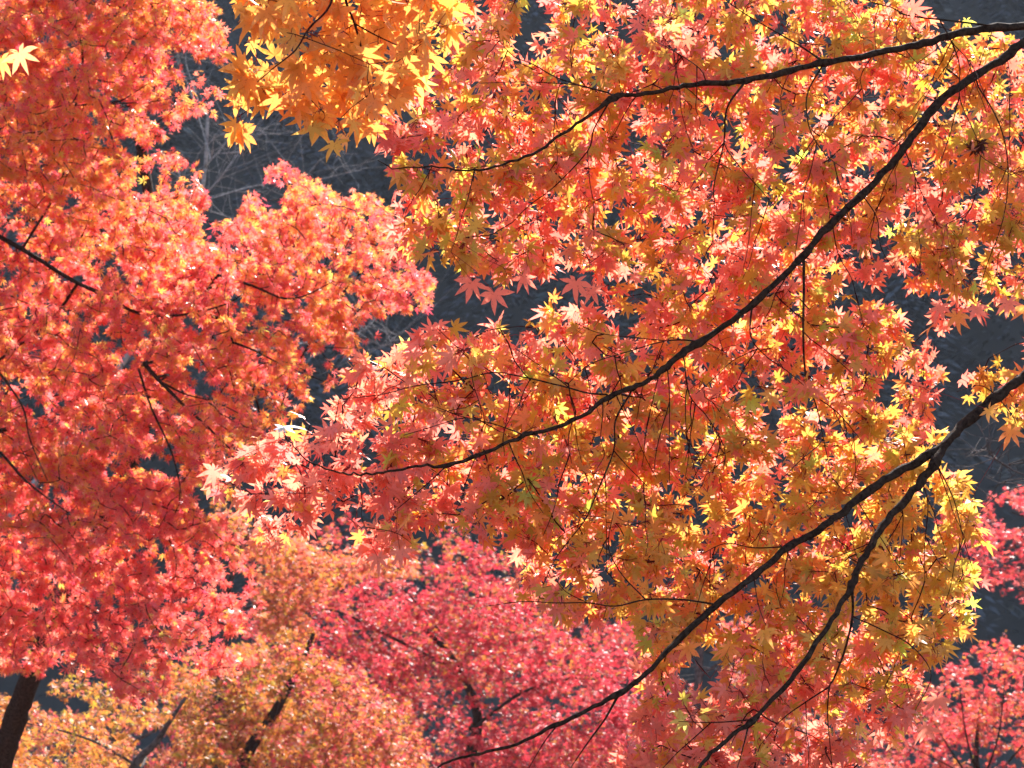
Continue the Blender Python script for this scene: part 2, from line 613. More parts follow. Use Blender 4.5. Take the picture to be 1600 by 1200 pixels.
# twigs: limb, pixel path, radius
TW = [
    ('T', [(962, 148), (905, 133), (867, 120), (834, 101), (803, 88), (780, 64)], .0026),
    ('T', [(905, 133), (867, 130), (817, 128), (749, 130)], .0017),
    ('T', [(952, 159), (928, 202), (918, 236), (868, 290), (827, 321), (800, 348)], .0024),
    ('T', [(918, 234), (921, 280), (928, 324), (928, 371)], .0014),
    ('T', [(874, 133), (866, 169), (871, 199)], .0013),
    ('T', [(1283, 94), (1249, 71), (1195, 40), (1151, 13), (1110, -20)], .0032),
    ('T', [(1560, 43), (1546, 40), (1482, 32), (1418, 24), (1394, 12), (1354, 0), (1300, -30)], .004),
    ('T', [(1375, 6), (1367, 34), (1369, 84)], .0015),
    ('T', [(1414, 24), (1401, 40), (1401, 64)], .0013),
    ('T', [(1468, 32), (1485, 61), (1499, 101), (1499, 135), (1502, 162), (1526, 216), (1532, 243), (1580, 273)], .0026),
    ('T', [(1532, 243), (1526, 297), (1512, 331), (1478, 351)], .0017),
    ('T', [(1485, 64), (1516, 98), (1532, 132), (1545, 168)], .0015),
    ('T', [(1287, 99), (1262, 145), (1262, 189), (1276, 223), (1303, 253), (1354, 283)], .0026),
    ('T', [(1276, 223), (1266, 270), (1256, 304), (1257, 354)], .0016),
    ('T', [(1165, 127), (1136, 169), (1131, 223), (1116, 287), (1116, 324), (1112, 395)], .0034),
    ('T', [(1132, 229), (1158, 263), (1195, 304), (1232, 351)], .0019),
    ('T', [(1104, 130), (1094, 108), (1060, 84), (1020, 62)], .0018),
    ('T', [(1073, 136), (1111, 175), (1127, 202)], .0015),
    ('T', [(1364, 85), (1345, 120), (1350, 150)], .0013),
    ('T', [(1235, 110), (1220, 150), (1227, 200)], .0014),
    ('M', [(955, 617), (918, 614), (881, 604), (817, 589), (770, 582), (719, 594), (648, 603), (598, 616), (530, 624)], .0028),
    ('M', [(770, 582), (732, 559), (706, 535), (682, 511)], .0016),
    ('M', [(888, 604), (844, 572), (810, 548)], .0015),
    ('M', [(1094, 534), (1062, 531), (1030, 535), (986, 548), (922, 569), (888, 599)], .0026),
    ('M', [(1045, 533), (986, 527), (935, 520), (900, 505)], .0015),
    ('M', [(820, 680), (773, 663), (719, 650), (682, 636)], .002),
    ('M', [(725, 651), (665, 670), (631, 680)], .0014),
    ('M', [(699, 727), (665, 758), (621, 795)], .002),
    ('M', [(743, 714), (735, 735), (722, 771)], .0014),
    ('M', [(990, 607), (962, 656), (959, 704), (935, 764), (921, 798), (911, 817), (874, 864), (854, 901), (840, 942)], .0028),
    ('M', [(959, 704), (979, 727), (1013, 761)], .0016),
    ('M', [(1043, 574), (1046, 619), (1046, 670), (1046, 754)], .0018),
    ('M', [(1030, 583), (1020, 626), (1009, 670)], .0015),
    ('M', [(894, 659), (888, 687), (893, 724)], .0016),
    ('M', [(1256, 400), (1256, 450), (1255, 518), (1259, 589), (1276, 636), (1289, 697), (1300, 748)], .0046),
    ('M', [(1258, 524), (1296, 552), (1330, 582)], .0018),
    ('M', [(1269, 616), (1310, 646), (1347, 690)], .0021),
    ('M', [(1175, 475), (1173, 525), (1195, 555), (1229, 579), (1256, 602)], .0028),
    ('M', [(1068, 552), (1077, 616), (1104, 650), (1131, 697), (1131, 734)], .0023),
    ('M', [(1071, 605), (1073, 680), (1090, 751)], .0018),
    ('M', [(1300, 348), (1310, 398), (1330, 434), (1340, 474)], .002),
    ('M', [(1286, 690), (1249, 721), (1219, 751)], .0016),
    ('M', [(1455, 172), (1418, 202), (1414, 216), (1391, 236)], .0015),
    ('M', [(1412, 231), (1425, 262), (1438, 297), (1465, 351)], .002),
    ('M', [(1573, 87), (1578, 120), (1578, 152)], .0015),
    ('M', [(1347, 304), (1370, 340), (1376, 385), (1395, 420)], .002),
    ('M', [(1520, 122), (1560, 190), (1575, 260), (1568, 340), (1540, 420), (1528, 470)], .0024),
    ('L', [(1121, 945), (1067, 937), (1009, 937), (962, 947), (918, 942), (868, 942), (817, 940), (760, 947)], .0028),
    ('L', [(1009, 937), (972, 898), (952, 861), (952, 834), (959, 800)], .002),
    ('L', [(918, 942), (885, 925), (868, 905)], .0014),
    ('L', [(1232, 854), (1178, 856), (1134, 849), (1094, 867)], .0022),
    ('L', [(966, 1086), (945, 1124), (918, 1161), (888, 1205)], .0036),
    ('L', [(871, 1133), (850, 1160), (824, 1204)], .002),
    ('L', [(1560, 619), (1530, 602), (1495, 612)], .0018),
    ('L', [(1640, 555), (1600, 535), (1545, 560)], .0022),
    ('L', [(1560, 622), (1585, 655), (1590, 690)], .0018),
    ('L', [(1060, 999), (1085, 1030), (1110, 1060)], .0016),
    ('L', [(1178, 901), (1185, 945), (1200, 985)], .0016),
    ('S', [(1331, 912), (1332, 962), (1320, 1016), (1303, 1060), (1296, 1073), (1293, 1114), (1296, 1154), (1301, 1204)], .0042),
    ('S', [(1296, 1073), (1259, 1097), (1222, 1124), (1188, 1164)], .0024),
    ('S', [(1171, 1127), (1161, 1168), (1151, 1204)], .0026),
    ('S', [(1173, 1125), (1111, 1129), (1060, 1127)], .002),
    ('S', [(1360, 848), (1330, 861), (1300, 872)], .0016),
    ('S', [(1408, 790), (1411, 815), (1404, 894)], .0019),
    ('S', [(1441, 751), (1450, 790), (1445, 850), (1445, 908)], .0021),
    ('S', [(1462, 722), (1490, 780), (1505, 840), (1520, 890)], .0022),
    ('S', [(1325, 960), (1380, 985), (1425, 1010), (1455, 1055), (1430, 1110)], .0022),
]

limb3 = {}
for k, (pts, y0, y1, r0, r1) in LIMBS.items():
    if k == 'S':
        lx, ly, lY = to_px(limb3['L'])
        y0 = float(lY[np.argmin((lx - 1474)**2 + (ly - 697)**2)])
    if k == 'M':
        lx, ly, lY = to_px(limb3['T'])
        y0 = float(lY[np.argmin((lx - 1760)**2 + (ly - 5)**2)])
    limb3[k] = path3(pts, y0, y1, 5, .004)
branchA = {}
LIMB_LABEL = {'T': "upper limb running nearly level along the top", 'M': "long limb crossing the whole middle diagonally",
              'L': "thick lower limb rising to the right edge", 'S': "fork dropping steeply from the lower limb"}
for k, (pts, y0, y1, r0, r1) in LIMBS.items():
    pth = limb3[k] + rng.normal(size=limb3[k].shape) * .0011
    rad = r0 + (r1 - r0) * np.linspace(0, 1, len(pth))**.8
    for kk, tpts, tr in TW:                          # swollen collars where the twigs leave
        if kk == k:
            lx, ly, _ = to_px(pth)
            rad = rad + tr * .55 * np.exp(-((lx - tpts[0][0])**2 + (ly - tpts[0][1])**2) / 10**2)
    for kn in rng.choice(len(pth), len(pth) // 9, replace=False):
        rad = rad * (1 + rng.uniform(.08, .3) * np.exp(-((np.arange(len(pth)) - kn) / 1.3)**2))
    v, q = tube(pth, rad, 12, .09)
    b = mesh_obj("branch", v, q, BARK, treeA, smooth=True)
    b["label"] = LIMB_LABEL[k]
    branchA[k] = b

anchors, owner = [], []
for k in LIMBS:
    sel = limb3[k][8 if k in 'TL' else 0:]
    anchors.append(sel)
    owner += [k] * len(sel)
for k, pts, r in TW:
    allp = np.vstack([limb3[k]] + [a for a, o in zip(anchors[4:], [t[0] for t in TW]) if o == k])
    lx, ly, lY = to_px(allp)
    i = np.argmin((lx - pts[0][0])**2 + (ly - pts[0][1])**2)
    p = path3(pts, float(lY[i]), float(lY[i]) + rng.uniform(-.16, .02), 5, .012)
    p[0] = allp[i]
    v, q = lay(p, r * .62, .0006, 6, .05, .8)
    mesh_obj("twig", v, q, BARK if r > .0025 else TWIG, branchA[k], smooth=True)
    anchors.append(p[2:])
    owner += [k] * len(p[2:])
# where the near foliage hangs, outlined in the photograph; depth comes from the limbs it hangs on
A_UP = [(690, -90), (1330, -90), (1400, 0), (1440, 20), (1500, 40), (1560, 62), (1620, 90), (1800, 90), (1800, 470), (1640, 470), (1600, 450), (1555, 470),
        (1510, 500), (1480, 500), (1440, 445), (1400, 410), (1360, 415), (1330, 445), (1290, 460), (1100, 470), (985, 430), (930, 425), (900, 440), (870, 410),
        (830, 430), (800, 400), (768, 445), (740, 430), (700, 400), (635, 378), (618, 335), (608, 300), (640, 275), (636, 240), (618, 215),
        (600, 200), (615, 170), (650, 140), (690, 100), (690, 20)]
A_UP_HOLES = [(845, 40, 24), (850, 85, 18), (815, 115, 10), (700, 5, 14), (1555, 90, 12), (1245, 135, 9), (1280, 225, 10)]
A_LOW = [(690, 505), (740, 520), (800, 505), (870, 495), (935, 475), (985, 440), (1290, 460), (1320, 480), (1400, 490), (1440, 510), (1455, 560), (1470, 620),
         (1475, 680), (1500, 740), (1510, 790), (1540, 840), (1545, 895), (1530, 935), (1500, 975), (1475, 1000), (1470, 1060),
         (1440, 1090), (1430, 1130), (1395, 1160), (1360, 1180), (1340, 1290), (880, 1290), (960, 1190), (990, 1120),
         (1010, 1060), (1040, 1030), (1020, 985), (985, 965), (920, 985), (880, 950), (815, 965), (800, 930), (820, 895), (795, 870), (795, 830), (740, 830), (700, 810), (640, 850), (620, 872), (590, 865),
         (570, 840), (540, 815), (470, 815), (420, 840), (400, 815), (385, 770), (340, 745), (320, 720), (350, 705), (410, 690), (450, 675), (500, 640), (530, 600), (560, 565), (610, 545), (650, 525)]
A_LOW_HOLES = [(1180, 918, 26), (1150, 955, 18), (1100, 1030, 42), (1050, 1075, 22), (1225, 1015, 16), (1320, 468, 14), (690, 770, 10), (1265, 1160, 14)]
A_SIDE = [(1560, 560), (1600, 540), (1660, 520), (1800, 500), (1800, 700), (1640, 690), (1600, 665), (1570, 655), (1545, 640), (1500, 640), (1500, 610)]
A_SIDE_HOLES = []

# further thin twigs that hang from the limbs and the larger twigs
n_tr = len(anchors)
pool = [(p, o) for p, o in zip(np.vstack(anchors), owner)]
count_of = {k: 0 for k in LIMBS}
for _ in range(400):
    p0, o = pool[rng.integers(len(pool))]
    qx, qy, qY = to_px(p0)
    if sum(count_of.values()) >= 84 or count_of[o] > 40 or qx > 1640 or qx < 430 or qy < -40 or qy > 1150:
        continue
    ln = rng.uniform(45, 150)
    dx = rng.normal() * .45 - .12
    m = 6
    t = np.linspace(0, 1, m)
    pts = [(qx + dx * ln * a + rng.normal() * 3 * a, qy + ln * a + rng.normal() * 2 * a + 9 * np.sin(3 * a) * dx) for a in t]
    if not all(inside(A_UP, np.array([a[0]]), np.array([a[1]]))[0] or inside(A_LOW, np.array([a[0]]), np.array([a[1]]))[0] for a in pts[2:]):
        continue
    p = path3(pts, float(qY), float(qY) - rng.uniform(-.02, .07), 4, .004)
    p[0] = p0
    v, q = lay(p, rng.uniform(.0008, .0013), .0005, 5, .05, .8)
    mesh_obj("twig", v, q, TWIG, branchA[o], smooth=True)
    anchors.append(p[2:])
    owner += [o] * len(p[2:])
    count_of[o] += 1
anchors = np.vstack(anchors)
owner = np.array(owner)

nx, ny, nback = [], [], []
for poly, holes, steps in ((A_UP, A_UP_HOLES, (46, 50, 48)), (A_LOW, A_LOW_HOLES, (46, 49, 48)), (A_SIDE, A_SIDE_HOLES, (50, 60, 64))):
    for li, st in enumerate(steps):
        x, y = scatter(poly, st, 1.15, holes)
        nx.append(x)
        ny.append(y)
        nback.append(np.full(len(x), li < 2))
nx, ny, nback = np.concatenate(nx), np.concatenate(ny), np.concatenate(nback)
ax, ay, aY = to_px(anchors)
dd = (nx[:, None] - ax[None])**2 + (ny[:, None] - ay[None])**2
near = dd.argsort(1)[:, :4]
pickn = near[np.arange(len(nx)), rng.integers(0, 4, len(nx))]
nY = aY[pickn] + np.where(nback, .30, .13) + rng.normal(size=len(nx)) * np.where(nback, .09, .05)
lpx, lpy, lpY = to_px(np.vstack([limb3[k] for k in limb3]))
dl = (nx[:, None] - lpx[None])**2 + (ny[:, None] - lpy[None])**2
j = dl.argmin(1)
closeby = dl[np.arange(len(nx)), j] < 60**2
nY = np.where(closeby, np.maximum(nY, lpY[j] + .12), nY)
# the front layer thins out away from the wood and towards the branch tips
keep = nback | (rng.random(len(nx)) < np.clip(1.15 - np.sqrt(dd.min(1)) / 90 - np.clip((640 - nx) / 400, 0, .6), .12, 1))
nx, ny, nY, nback = nx[keep], ny[keep], nY[keep], nback[keep]
nodesA = at(nx, ny, nY)
P, par, cnt, order = grow(anchors, nodesA)
na = len(anchors)
own = np.empty(len(P), dtype='<U1')
own[:na] = owner
for i in order:
    own[i] = own[par[i]]


def maple_leaves(M, node, parentpt, per, size, stalk, weights, detail, nbias, nspread, axbias, tipw, Mst=None, stalkcol=(.35, .03, .03), nrm_sun=1.0):
    """Leaves in opposite pairs about each node, on short red stalks."""
    n = len(node)
    reps = rng.poisson(per, n).clip(1, None) if per > 1.5 else np.maximum(rng.poisson(per, n), 0)
    idx = np.repeat(np.arange(n), reps)
    m = len(idx)
    if m == 0:
        return
    dirn = unit(node - parentpt)[idx]
    rnd = rng.normal(size=(m, 3))
    out = unit(dirn * .5 + rnd * .9 + np.array([0, 0, -.35]))
    along = rng.uniform(0, .5, m)[:, None] * (parentpt[idx] - node[idx])
    start = node[idx] + along
    lens = stalk * rng.uniform(.45, 1.15, m)[:, None]
    pos = start + out * lens
    normal = unit(np.asarray(nbias)[None] + rng.normal(size=(m, 3)) * nspread)
    axis = unit(out * .55 + np.asarray(axbias)[None] + rng.normal(size=(m, 3)) * .55)
    sz = size * rng.uniform(.68, 1.22, m)
    base, tip = weights(pos, m)
    add_leaves(M, pos, axis, normal, sz, base, base * (1 - tipw) + tip * tipw, detail)
    if Mst is not None:
        v, q = thin_sticks(start, pos, np.full(m, .0006), np.full(m, .0005), .08)
        Mst.add(v, q, np.array(stalkcol))


def colours_A(pos, m):
    px, py, Y = to_px(pos)
    w1 = wave(pos, 3, .34)
    w2 = wave(pos, 4, .22)
    gold = np.exp(-(((px - 1460) / 140)**2 + ((py - 870) / 180)**2)) * 2.2
    gold2 = np.exp(-(((px - 1080) / 170)**2 + ((py - 900) / 150)**2)) * 1.3
    left = np.clip((760 - px) / 300, 0, 1) * (py > 500)
    bott = np.clip((py - 1000) / 120, 0, 1)
    back = np.clip((Y - wood_depth(px, py) - .14) / .16, 0, 1)      # outer leaves redder; sunlit back layer and shaded front also put into colour
    red = .36 + 1.5 * back + .4 * w1 + 3.2 * left + 2.2 * bott - .55 * gold - .4 * gold2
    red = np.maximum(red, .06)
    yel = .62 - .42 * back - .15 * w1 + .3 * w2 + .8 * gold + .4 * gold2 - .6 * left - .4 * bott
    w = {'s': (SALMON, red * .9), 'r': (RED, red * .1), 'o': (ORANGE, .34 - .2 * back + .5 * gold2),
         'g': (GOLD, .12 + gold * .6 + gold2 * .3), 'y': (OLIVE, np.maximum(yel, .05)),
         'l': (LIME, np.maximum(.07 + .1 * w2 + .05 * gold - .06 * back, 0)), 'b': (YELLOW, .05 + .22 * gold)}
    c = pick_colours(m, w)
    tip = c * .5 + np.array([.88, .24, .16]) * .5
    return c, tip


def wood_depth(px, py):
    """Distance of the nearest near-maple wood behind which a leaf hangs."""
    out = np.empty(len(px))
    for s in range(0, len(px), 2000):
        out[s:s + 2000] = aY[((px[s:s + 2000, None] - ax[None])**2 + (py[s:s + 2000, None] - ay[None])**2).argmin(1)]
    return out


FACE = unit(np.array([.08, .82, .42]))             # upper leaf faces turn to the sun beyond
idxs = np.arange(na, len(P))
for k in LIMBS:
    s = idxs[own[idxs] == k]
    if not len(s):
        continue
    rr = np.minimum(.0006 + .0002 * np.sqrt(cnt[s]), .0014)
    v, q = thin_sticks(P[par[s]], P[s], rr * 1.05, rr * .85, .06)
    F = Mesh()
    F.add(v, q, np.array([.1, .02, .015]))
    maple_leaves(F, P[s], P[par[s]], 9.0, .0246, .03, colours_A, 2, FACE, .74, np.array([-.05, 0, -.5]), .35, F)
    F.build("foliage", LEAF, branchA[k], False, TWIG, len(q))

# single leaves that stand out in the gaps: (px, py, distance, radius, colour, axis turn in degrees from straight down)
def lone_leaves(M, items, detail=2):
    pos, ax, nr, sz, co = [], [], [], [], []
    for (px, py, Y, s, c, turn) in items:
        a = R(turn)
        pos.append(at(px, py, Y))
        ax.append(np.sin(a) * RIGHT - np.cos(a) * UP)
        nr.append(unit(FWD + .3 * UP + rng.normal(size=3) * .16))
        sz.append(s)
        co.append(c)
    pos = np.array(pos)
    co = np.array(co)
    add_leaves(M, pos, np.array(ax), np.array(nr), np.array(sz), co, co * .6 + SALMON * .4, detail)
    return pos


LONE = [(738, 440, 3.75, .033, SALMON, -18), (772, 457, 3.7, .034, SALMON, 0), (818, 432, 3.75, .030, SALMON, 15), (900, 440, 3.7, .034, SALMON, -8),
        (925, 452, 3.75, .026, SALMON, 25), (1495, 492, 3.8, .032, ORANGE, 0), (1525, 480, 3.85, .030, SALMON, 12), (1470, 478, 3.8, .03, SALMON, -25),
        (1575, 470, 3.85, .033, SALMON, -10), (1602, 480, 3.9, .03, ORANGE, 5), (1140, 1010, 3.55, .030, ORANGE, -30), (1195, 985, 3.55, .028, GOLD, 30),
        (1075, 1010, 3.5, .03, ORANGE, 5), (1465, 1090, 3.5, .030, SALMON, 0), (1448, 1135, 3.5, .031, SALMON, -10), (1580, 672, 3.6, .032, ORANGE, -20),
        (1545, 640, 3.65, .024, GOLD, 35), (612, 262, 3.72, .018, RED, 15), (335, 735, 3.6, .03, SALMON, -35), (1580, 100, 4.2, .026, RED, 60),
        (1425, 14, 4.0, .03, RED, 95), (590, 870, 3.6, .030, SALMON, 5), (625, 860, 3.6, .028, SALMON, 10)]
F = Mesh()
pos = lone_leaves(F, LONE)
j = np.array([np.linalg.norm(P - p, axis=1).argmin() for p in pos])
v, q = thin_sticks(P[j], pos, np.full(len(pos), .0005), np.full(len(pos), .0004), .04)
F.add(v, q, np.array([.35, .03, .03]))
F.build("foliage", LEAF, branchA['M'])

# the pale curled leaf that glints at the tip of the middle limb, and the dead brown clump on a twig
pale, ntp, NP, LP = new_mat("bleached_leaf")
op_ = NP.new("ShaderNodeOutputMaterial")
pb = NP.new("ShaderNodeBsdfPrincipled")
pb.inputs["Base Color"].default_value = (.82, .78, .76, 1)
pb.inputs["Roughness"].default_value = .3
LP.new(pb.outputs[0], op_.inputs["Surface"])
tipp = limb3['M'][-1]
M = Mesh()
for (dx, dy, ln, bend) in ((30, -2, .034, -.5), (26, 10, .02, -.3), (-14, -3, .013, .2), (-14, 5, .015, .1), (-8, 10, .012, .2), (4, 9, .01, 0)):
    d = unit(dx * RIGHT - dy * UP - .25 * FWD)
    s = np.linspace(0, 1, 7)
    path = tipp + d * ln * s[:, None] - UP * (bend * ln * (s * (s - .35)))[:, None] * -.6
    wdt = .0042 * np.sin(np.pi * (.15 + .85 * s)) + .0003
    nrm = unit(np.cross(d, SUN_DIR - FWD))           # the blade lies so that it mirrors the sun
    a, b = path + nrm * wdt[:, None], path - nrm * wdt[:, None]
    vv = np.stack([a, path + UP * .0006, b], 1).reshape(-1, 3)
    i = np.arange(6) * 3
    M.add(vv, np.concatenate([np.stack([i, i + 1, i + 4, i + 3], -1), np.stack([i + 1, i + 2, i + 5, i + 4], -1)]))
o = M.build("curled_leaf", pale, branchA['M'])
o["label"] = "curled bleached leaf glinting white at the branch tip"

M = Mesh()
m = 9
c = at(1530, 230, float(aY[np.argmin((ax - 1530)**2 + (ay - 232)**2)]))
pos = c + rng.normal(size=(m, 3)) * .006
col = np.tile(np.array([.10, .022, .016]), (m, 1))
add_leaves(M, pos, rng.normal(size=(m, 3)) + [0, 0, -.6], rng.normal(size=(m, 3)), np.full(m, .016), col, col * .7, 2)
o = M.build("dead_leaf", LEAF, branchA['T'])
o["label"] = "clump of dead dark brown leaves on a thin twig"

# ================================================================== THE NEAREST, ORANGE MAPLE (its branch hangs in from above)
bx, by = -1.9, 3.1
treeB = empty("maple_tree", (bx, by, float(terrain(np.array(bx), np.array(by)))),
              "orange maple spray with glinting leaves hanging in from above, left of centre", "tree", "autumn maples")
zz = np.linspace(0, 3.6, 9) + treeB.location.z - .05
tp = catmull(np.stack([bx + .08 * np.sin(zz * 1.6), by + .07 * np.sin(zz * 2.1 + 1), zz], -1), 5)
v, q = tube(tp, np.interp(np.linspace(0, 1, len(tp)), [0, .1, 1], [.1, .075, .03]), 12, .05)
mesh_obj("trunk", v, q, BARK, treeB, smooth=True)
top = tp[-8]
e = at(527, -60, 3.25)
limbB = catmull(np.array([top, top + [.5, .05, .28], (top + e) / 2 + [.1, 0, .3], e + [-.15, 0, .12], e]), 7)
v, q = lay(limbB, .022, .005, 9, .05)
bB = mesh_obj("branch", v, q, BARK, treeB, smooth=True)
anB = [limbB[12:]]
for pts, r, y1 in (([(527, -60), (540, 0), (554, 37), (567, 84), (577, 125), (594, 159), (608, 182)], .0022, 3.3),
                   ([(554, 37), (591, 57), (635, 78), (665, 98)], .0012, 3.36),
                   ([(527, -60), (516, 7), (483, 44), (462, 78), (429, 105), (402, 128)], .0018, 3.15),
                   ([(527, -60), (480, -45), (430, -10), (395, 15)], .0014, 3.2),
                   ([(527, -60), (600, -50), (660, -20), (690, 20)], .0014, 3.3)):
    lx, ly, lY = to_px(np.vstack(anB))
    i = np.argmin((lx - pts[0][0])**2 + (ly - pts[0][1])**2)
    p = path3(pts, float(lY[i]), y1, 5, .006)
    p[0] = np.vstack(anB)[i]
    v, q = lay(p, r, .0006, 6, .05)
    mesh_obj("twig", v, q, TWIG, bB, smooth=True)
    anB.append(p)
# the short side twig that carries the single leaf at the left edge
e2 = at(-60, 60, 3.1)
sideB = catmull(np.array([top + [.12, 0, .02], top + [.3, .02, .0], e2 + [-.2, 0, .06], e2]), 6)
v, q = lay(sideB, .006, .001, 7, .05)
bB2 = mesh_obj("branch", v, q, BARK, treeB, smooth=True)
anB = np.vstack(anB)
B_POLY = [(400, -90), (700, -90), (690, 30), (700, 70), (665, 105), (640, 140), (610, 170), (600, 192), (555, 178), (525, 195), (490, 192), (470, 165), (400, 160), (385, 192), (345, 188), (360, 150), (375, 120),
          (375, 85), (430, 75), (440, 50), (380, 25), (365, 0)]
bxn, byn = [], []
for st in (38, 42):
    x, y = scatter(B_POLY, st, 1.1)
    bxn.append(x)
    byn.append(y)
bxn, byn = np.concatenate(bxn), np.concatenate(byn)
nodesB = at(bxn, byn, 3.36 + rng.normal(size=len(bxn)) * .1)
P2, par2, cnt2, _ = grow(anB, nodesB)
s = np.arange(len(anB), len(P2))
v, qB = thin_sticks(P2[par2[s]], P2[s], np.full(len(s), .0008), np.full(len(s), .0006), .06)
vB = v


def colours_B(pos, m):
    px, py, Y = to_px(pos)
    w2 = wave(pos, 14, .2)
    c = pick_colours(m, {'o': (ORANGE * [1, 1.12, 1.1], 1.3 + .3 * w2), 'g': (GOLD * [1, .86, 1.0], .5), 'y': (YELLOW * [1, .9, 1.1], .12)})
    return c, c * .7 + ORANGE * .3


F = Mesh()
F.add(vB, qB, np.array([.1, .02, .015]))
maple_leaves(F, P2[s], P2[par2[s]], 4.6, .032, .03, colours_B, 2, FACE, .65, np.array([-.1, 0, -.5]), .4, F)
F.build("foliage", LEAF, bB, False, TWIG, len(qB))
F = Mesh()
pos = lone_leaves(F, [(30, 82, 3.1, .032, np.array([.86, .42, .16]), 25), (2, 92, 3.12, .028, GOLD, -5), (-25, 70, 3.1, .03, GOLD, -60), (-50, 90, 3.1, .03, ORANGE, 10)])
v, q = thin_sticks(np.tile(sideB[-1], (4, 1)), pos, np.full(4, .0005), np.full(4, .0004), .05)
F.add(v, q, np.array([.3, .06, .03]))
F.build("foliage", LEAF, bB2)


# ================================================================== MAPLES FURTHER BACK
def spray_nodes(polys, Y0, Y1, n_spray, per, size, tilt, holes=(), depthfn=None):
    """Nodes gathered in flattened, drooping sprays within outlines seen from the path."""
    allx, ally, wts = [], [], []
    for poly, dens in polys:
        x, y = scatter(poly, 6, 1.0, holes)
        allx.append(x)
        ally.append(y)
        wts.append(np.full(len(x), dens))
    X, Yp, Wt = np.concatenate(allx), np.concatenate(ally), np.concatenate(wts)
    c = rng.choice(len(X), n_spray, p=Wt / Wt.sum())
    cx, cyy = X[c], Yp[c]
    D = rng.uniform(Y0, Y1, n_spray)
    if depthfn is not None:
        D = D + depthfn(cx, cyy)
    C = at(cx, cyy, D)
    out, cen = [], []
    for i in range(n_spray):
        k = rng.poisson(per) + 2
        r = np.sqrt(rng.random(k)) * size * rng.uniform(.6, 1.3)
        a = rng.uniform(0, 6.283, k)
        u = r * np.cos(a)
        w = r * np.sin(a)
        th = rng.normal(size=k) * size * .13
        s = tilt + rng.normal() * .25
        q = np.stack([u * math.cos(s) + th * math.sin(s), w, -u * math.sin(s) - .25 * r**2 / size + th * math.cos(s)], -1)
        out.append(C[i] + q)
    Nn = np.vstack(out)
    px, py, _ = to_px(Nn)
    px, py = px + rng.normal(size=len(px)) * 7, py + rng.normal(size=len(px)) * 7      # a ragged outline
    ok = np.zeros(len(Nn), bool)
    for poly, _d in polys:
        ok |= inside(poly, px, py)
    for h in holes:
        if len(h) == 3 and np.isscalar(h[0]):
            ok &= (px - h[0])**2 + (py - h[1])**2 > h[2]**2
        else:
            ok &= ~inside(h, px, py)
    return Nn[ok]


def back_maple(label, trunk_px, trunk_Y, r0, limbs, nodes, per, size, colours, detail, leafmat, bark=BARK, nb=(0.05, .45, .75), ns=.45, axb=(.05, 0, -.45)):
    """A whole maple: trunk (pixel path from the ground up), limbs, fine twigs and crown."""
    tpx = np.asarray(trunk_px, float)
    up = at(tpx[:, 0], tpx[:, 1], trunk_Y)
    d = unit(up[0] - up[1])
    g = float(terrain(np.array(up[0][0]), np.array(up[0][1])))
    k = max((up[0][2] - g), .05)
    foot = np.array([up[0][0] + np.clip(d[0], -.5, .5) * k * .35, up[0][1], 0])
    foot[2] = float(terrain(np.array(foot[0]), np.array(foot[1])))
    t = empty("maple_tree", foot, label, "tree", "autumn maples")
    tp = catmull(np.vstack([foot - [0, 0, .1], up]), 6)
    v, q = lay(tp, r0, r0 * .25, 12, .06)
    mesh_obj("trunk", v, q, bark, t, smooth=True)
    anc = [tp[len(tp) // 3:]]
    for pts, ya, yb, r in limbs:
        p = path3(pts, ya, yb, 5, .01)
        tr = np.vstack(anc)
        j = np.linalg.norm(tr - p[0], axis=1).argmin()
        # run the limb back to the wood it grows from
        link = catmull(np.array([tr[j], tr[j] * .5 + p[0] * .5 + [0, .25, .03], p[0], p[1]]), 4)[:-4]
        p = np.vstack([link[:-1], p])
        v, q = lay(p, r, r * .25, 7, .06)
        mesh_obj("branch", v, q, bark, t, smooth=True)
        anc.append(p)
    anc = np.vstack(anc)
    P, par, cnt, order = grow(anc, nodes)
    s = np.arange(len(anc), len(P))
    rr = np.minimum(.0009 + .0005 * np.sqrt(cnt[s]), .0026)
    v, q = thin_sticks(P[par[s]], P[s], rr * 1.05, rr * .9, .05)
    F = Mesh()
    F.add(v, q, np.array([.1, .03, .02]))
    maple_leaves(F, P[s], P[par[s]], per, size, size * .9, colours, detail, nb, ns, np.array(axb), .3)
    F.build("crown", leafmat, t, False, bark, len(q))
    return t


def tint(weights, seed, scale, shift):
    """Colour rule: pigments whose share drifts over the crown."""
    def f(pos, m):
        w = wave(pos, seed, scale)
        ws = {str(i): (c, np.maximum(a + b * w, .01)) for i, (c, a, b) in enumerate(weights)}
        c = pick_colours(m, ws)
        return c, c * .75 + RED * .25 * shift + c * .25 * (1 - shift)
    return f


# ---- the big red and orange maple on the left
C_POLY = [(-220, -220), (330, -220), (325, -20), (345, 40), (358, 78), (300, 92), (285, 74), (290, 106), (330, 125), (342, 162), (322, 205), (334, 232), (300, 240), (300, 264), (322, 262),
          (345, 290), (395, 300), (425, 255), (462, 245), (488, 262), (515, 295), (550, 292), (575, 308), (600, 295), (640, 340), (680, 395), (695, 430), (675, 465),
          (640, 480), (605, 488), (580, 500), (565, 545), (540, 600), (480, 640), (420, 690), (340, 730), (330, 770), (355, 830), (385, 870), (405, 920), (410, 985),
          (385, 1040), (330, 1055), (270, 1060), (225, 1105), (195, 1105), (170, 1060), (130, 1050), (95, 1025), (60, 1050), (0, 1050), (-220, 1060)]
C_SPRIG = [(365, 195), (395, 200), (395, 250), (365, 255)]
C_HOLES = [(52, 628, 17), (40, 615, 12), (252, 722, 20), (275, 735, 12), (315, 765, 18), (330, 785, 14), (208, 798, 10), (465, 632, 12), (490, 485, 12), (385, 285, 16), (95, 20, 14), (270, 95, 18)]
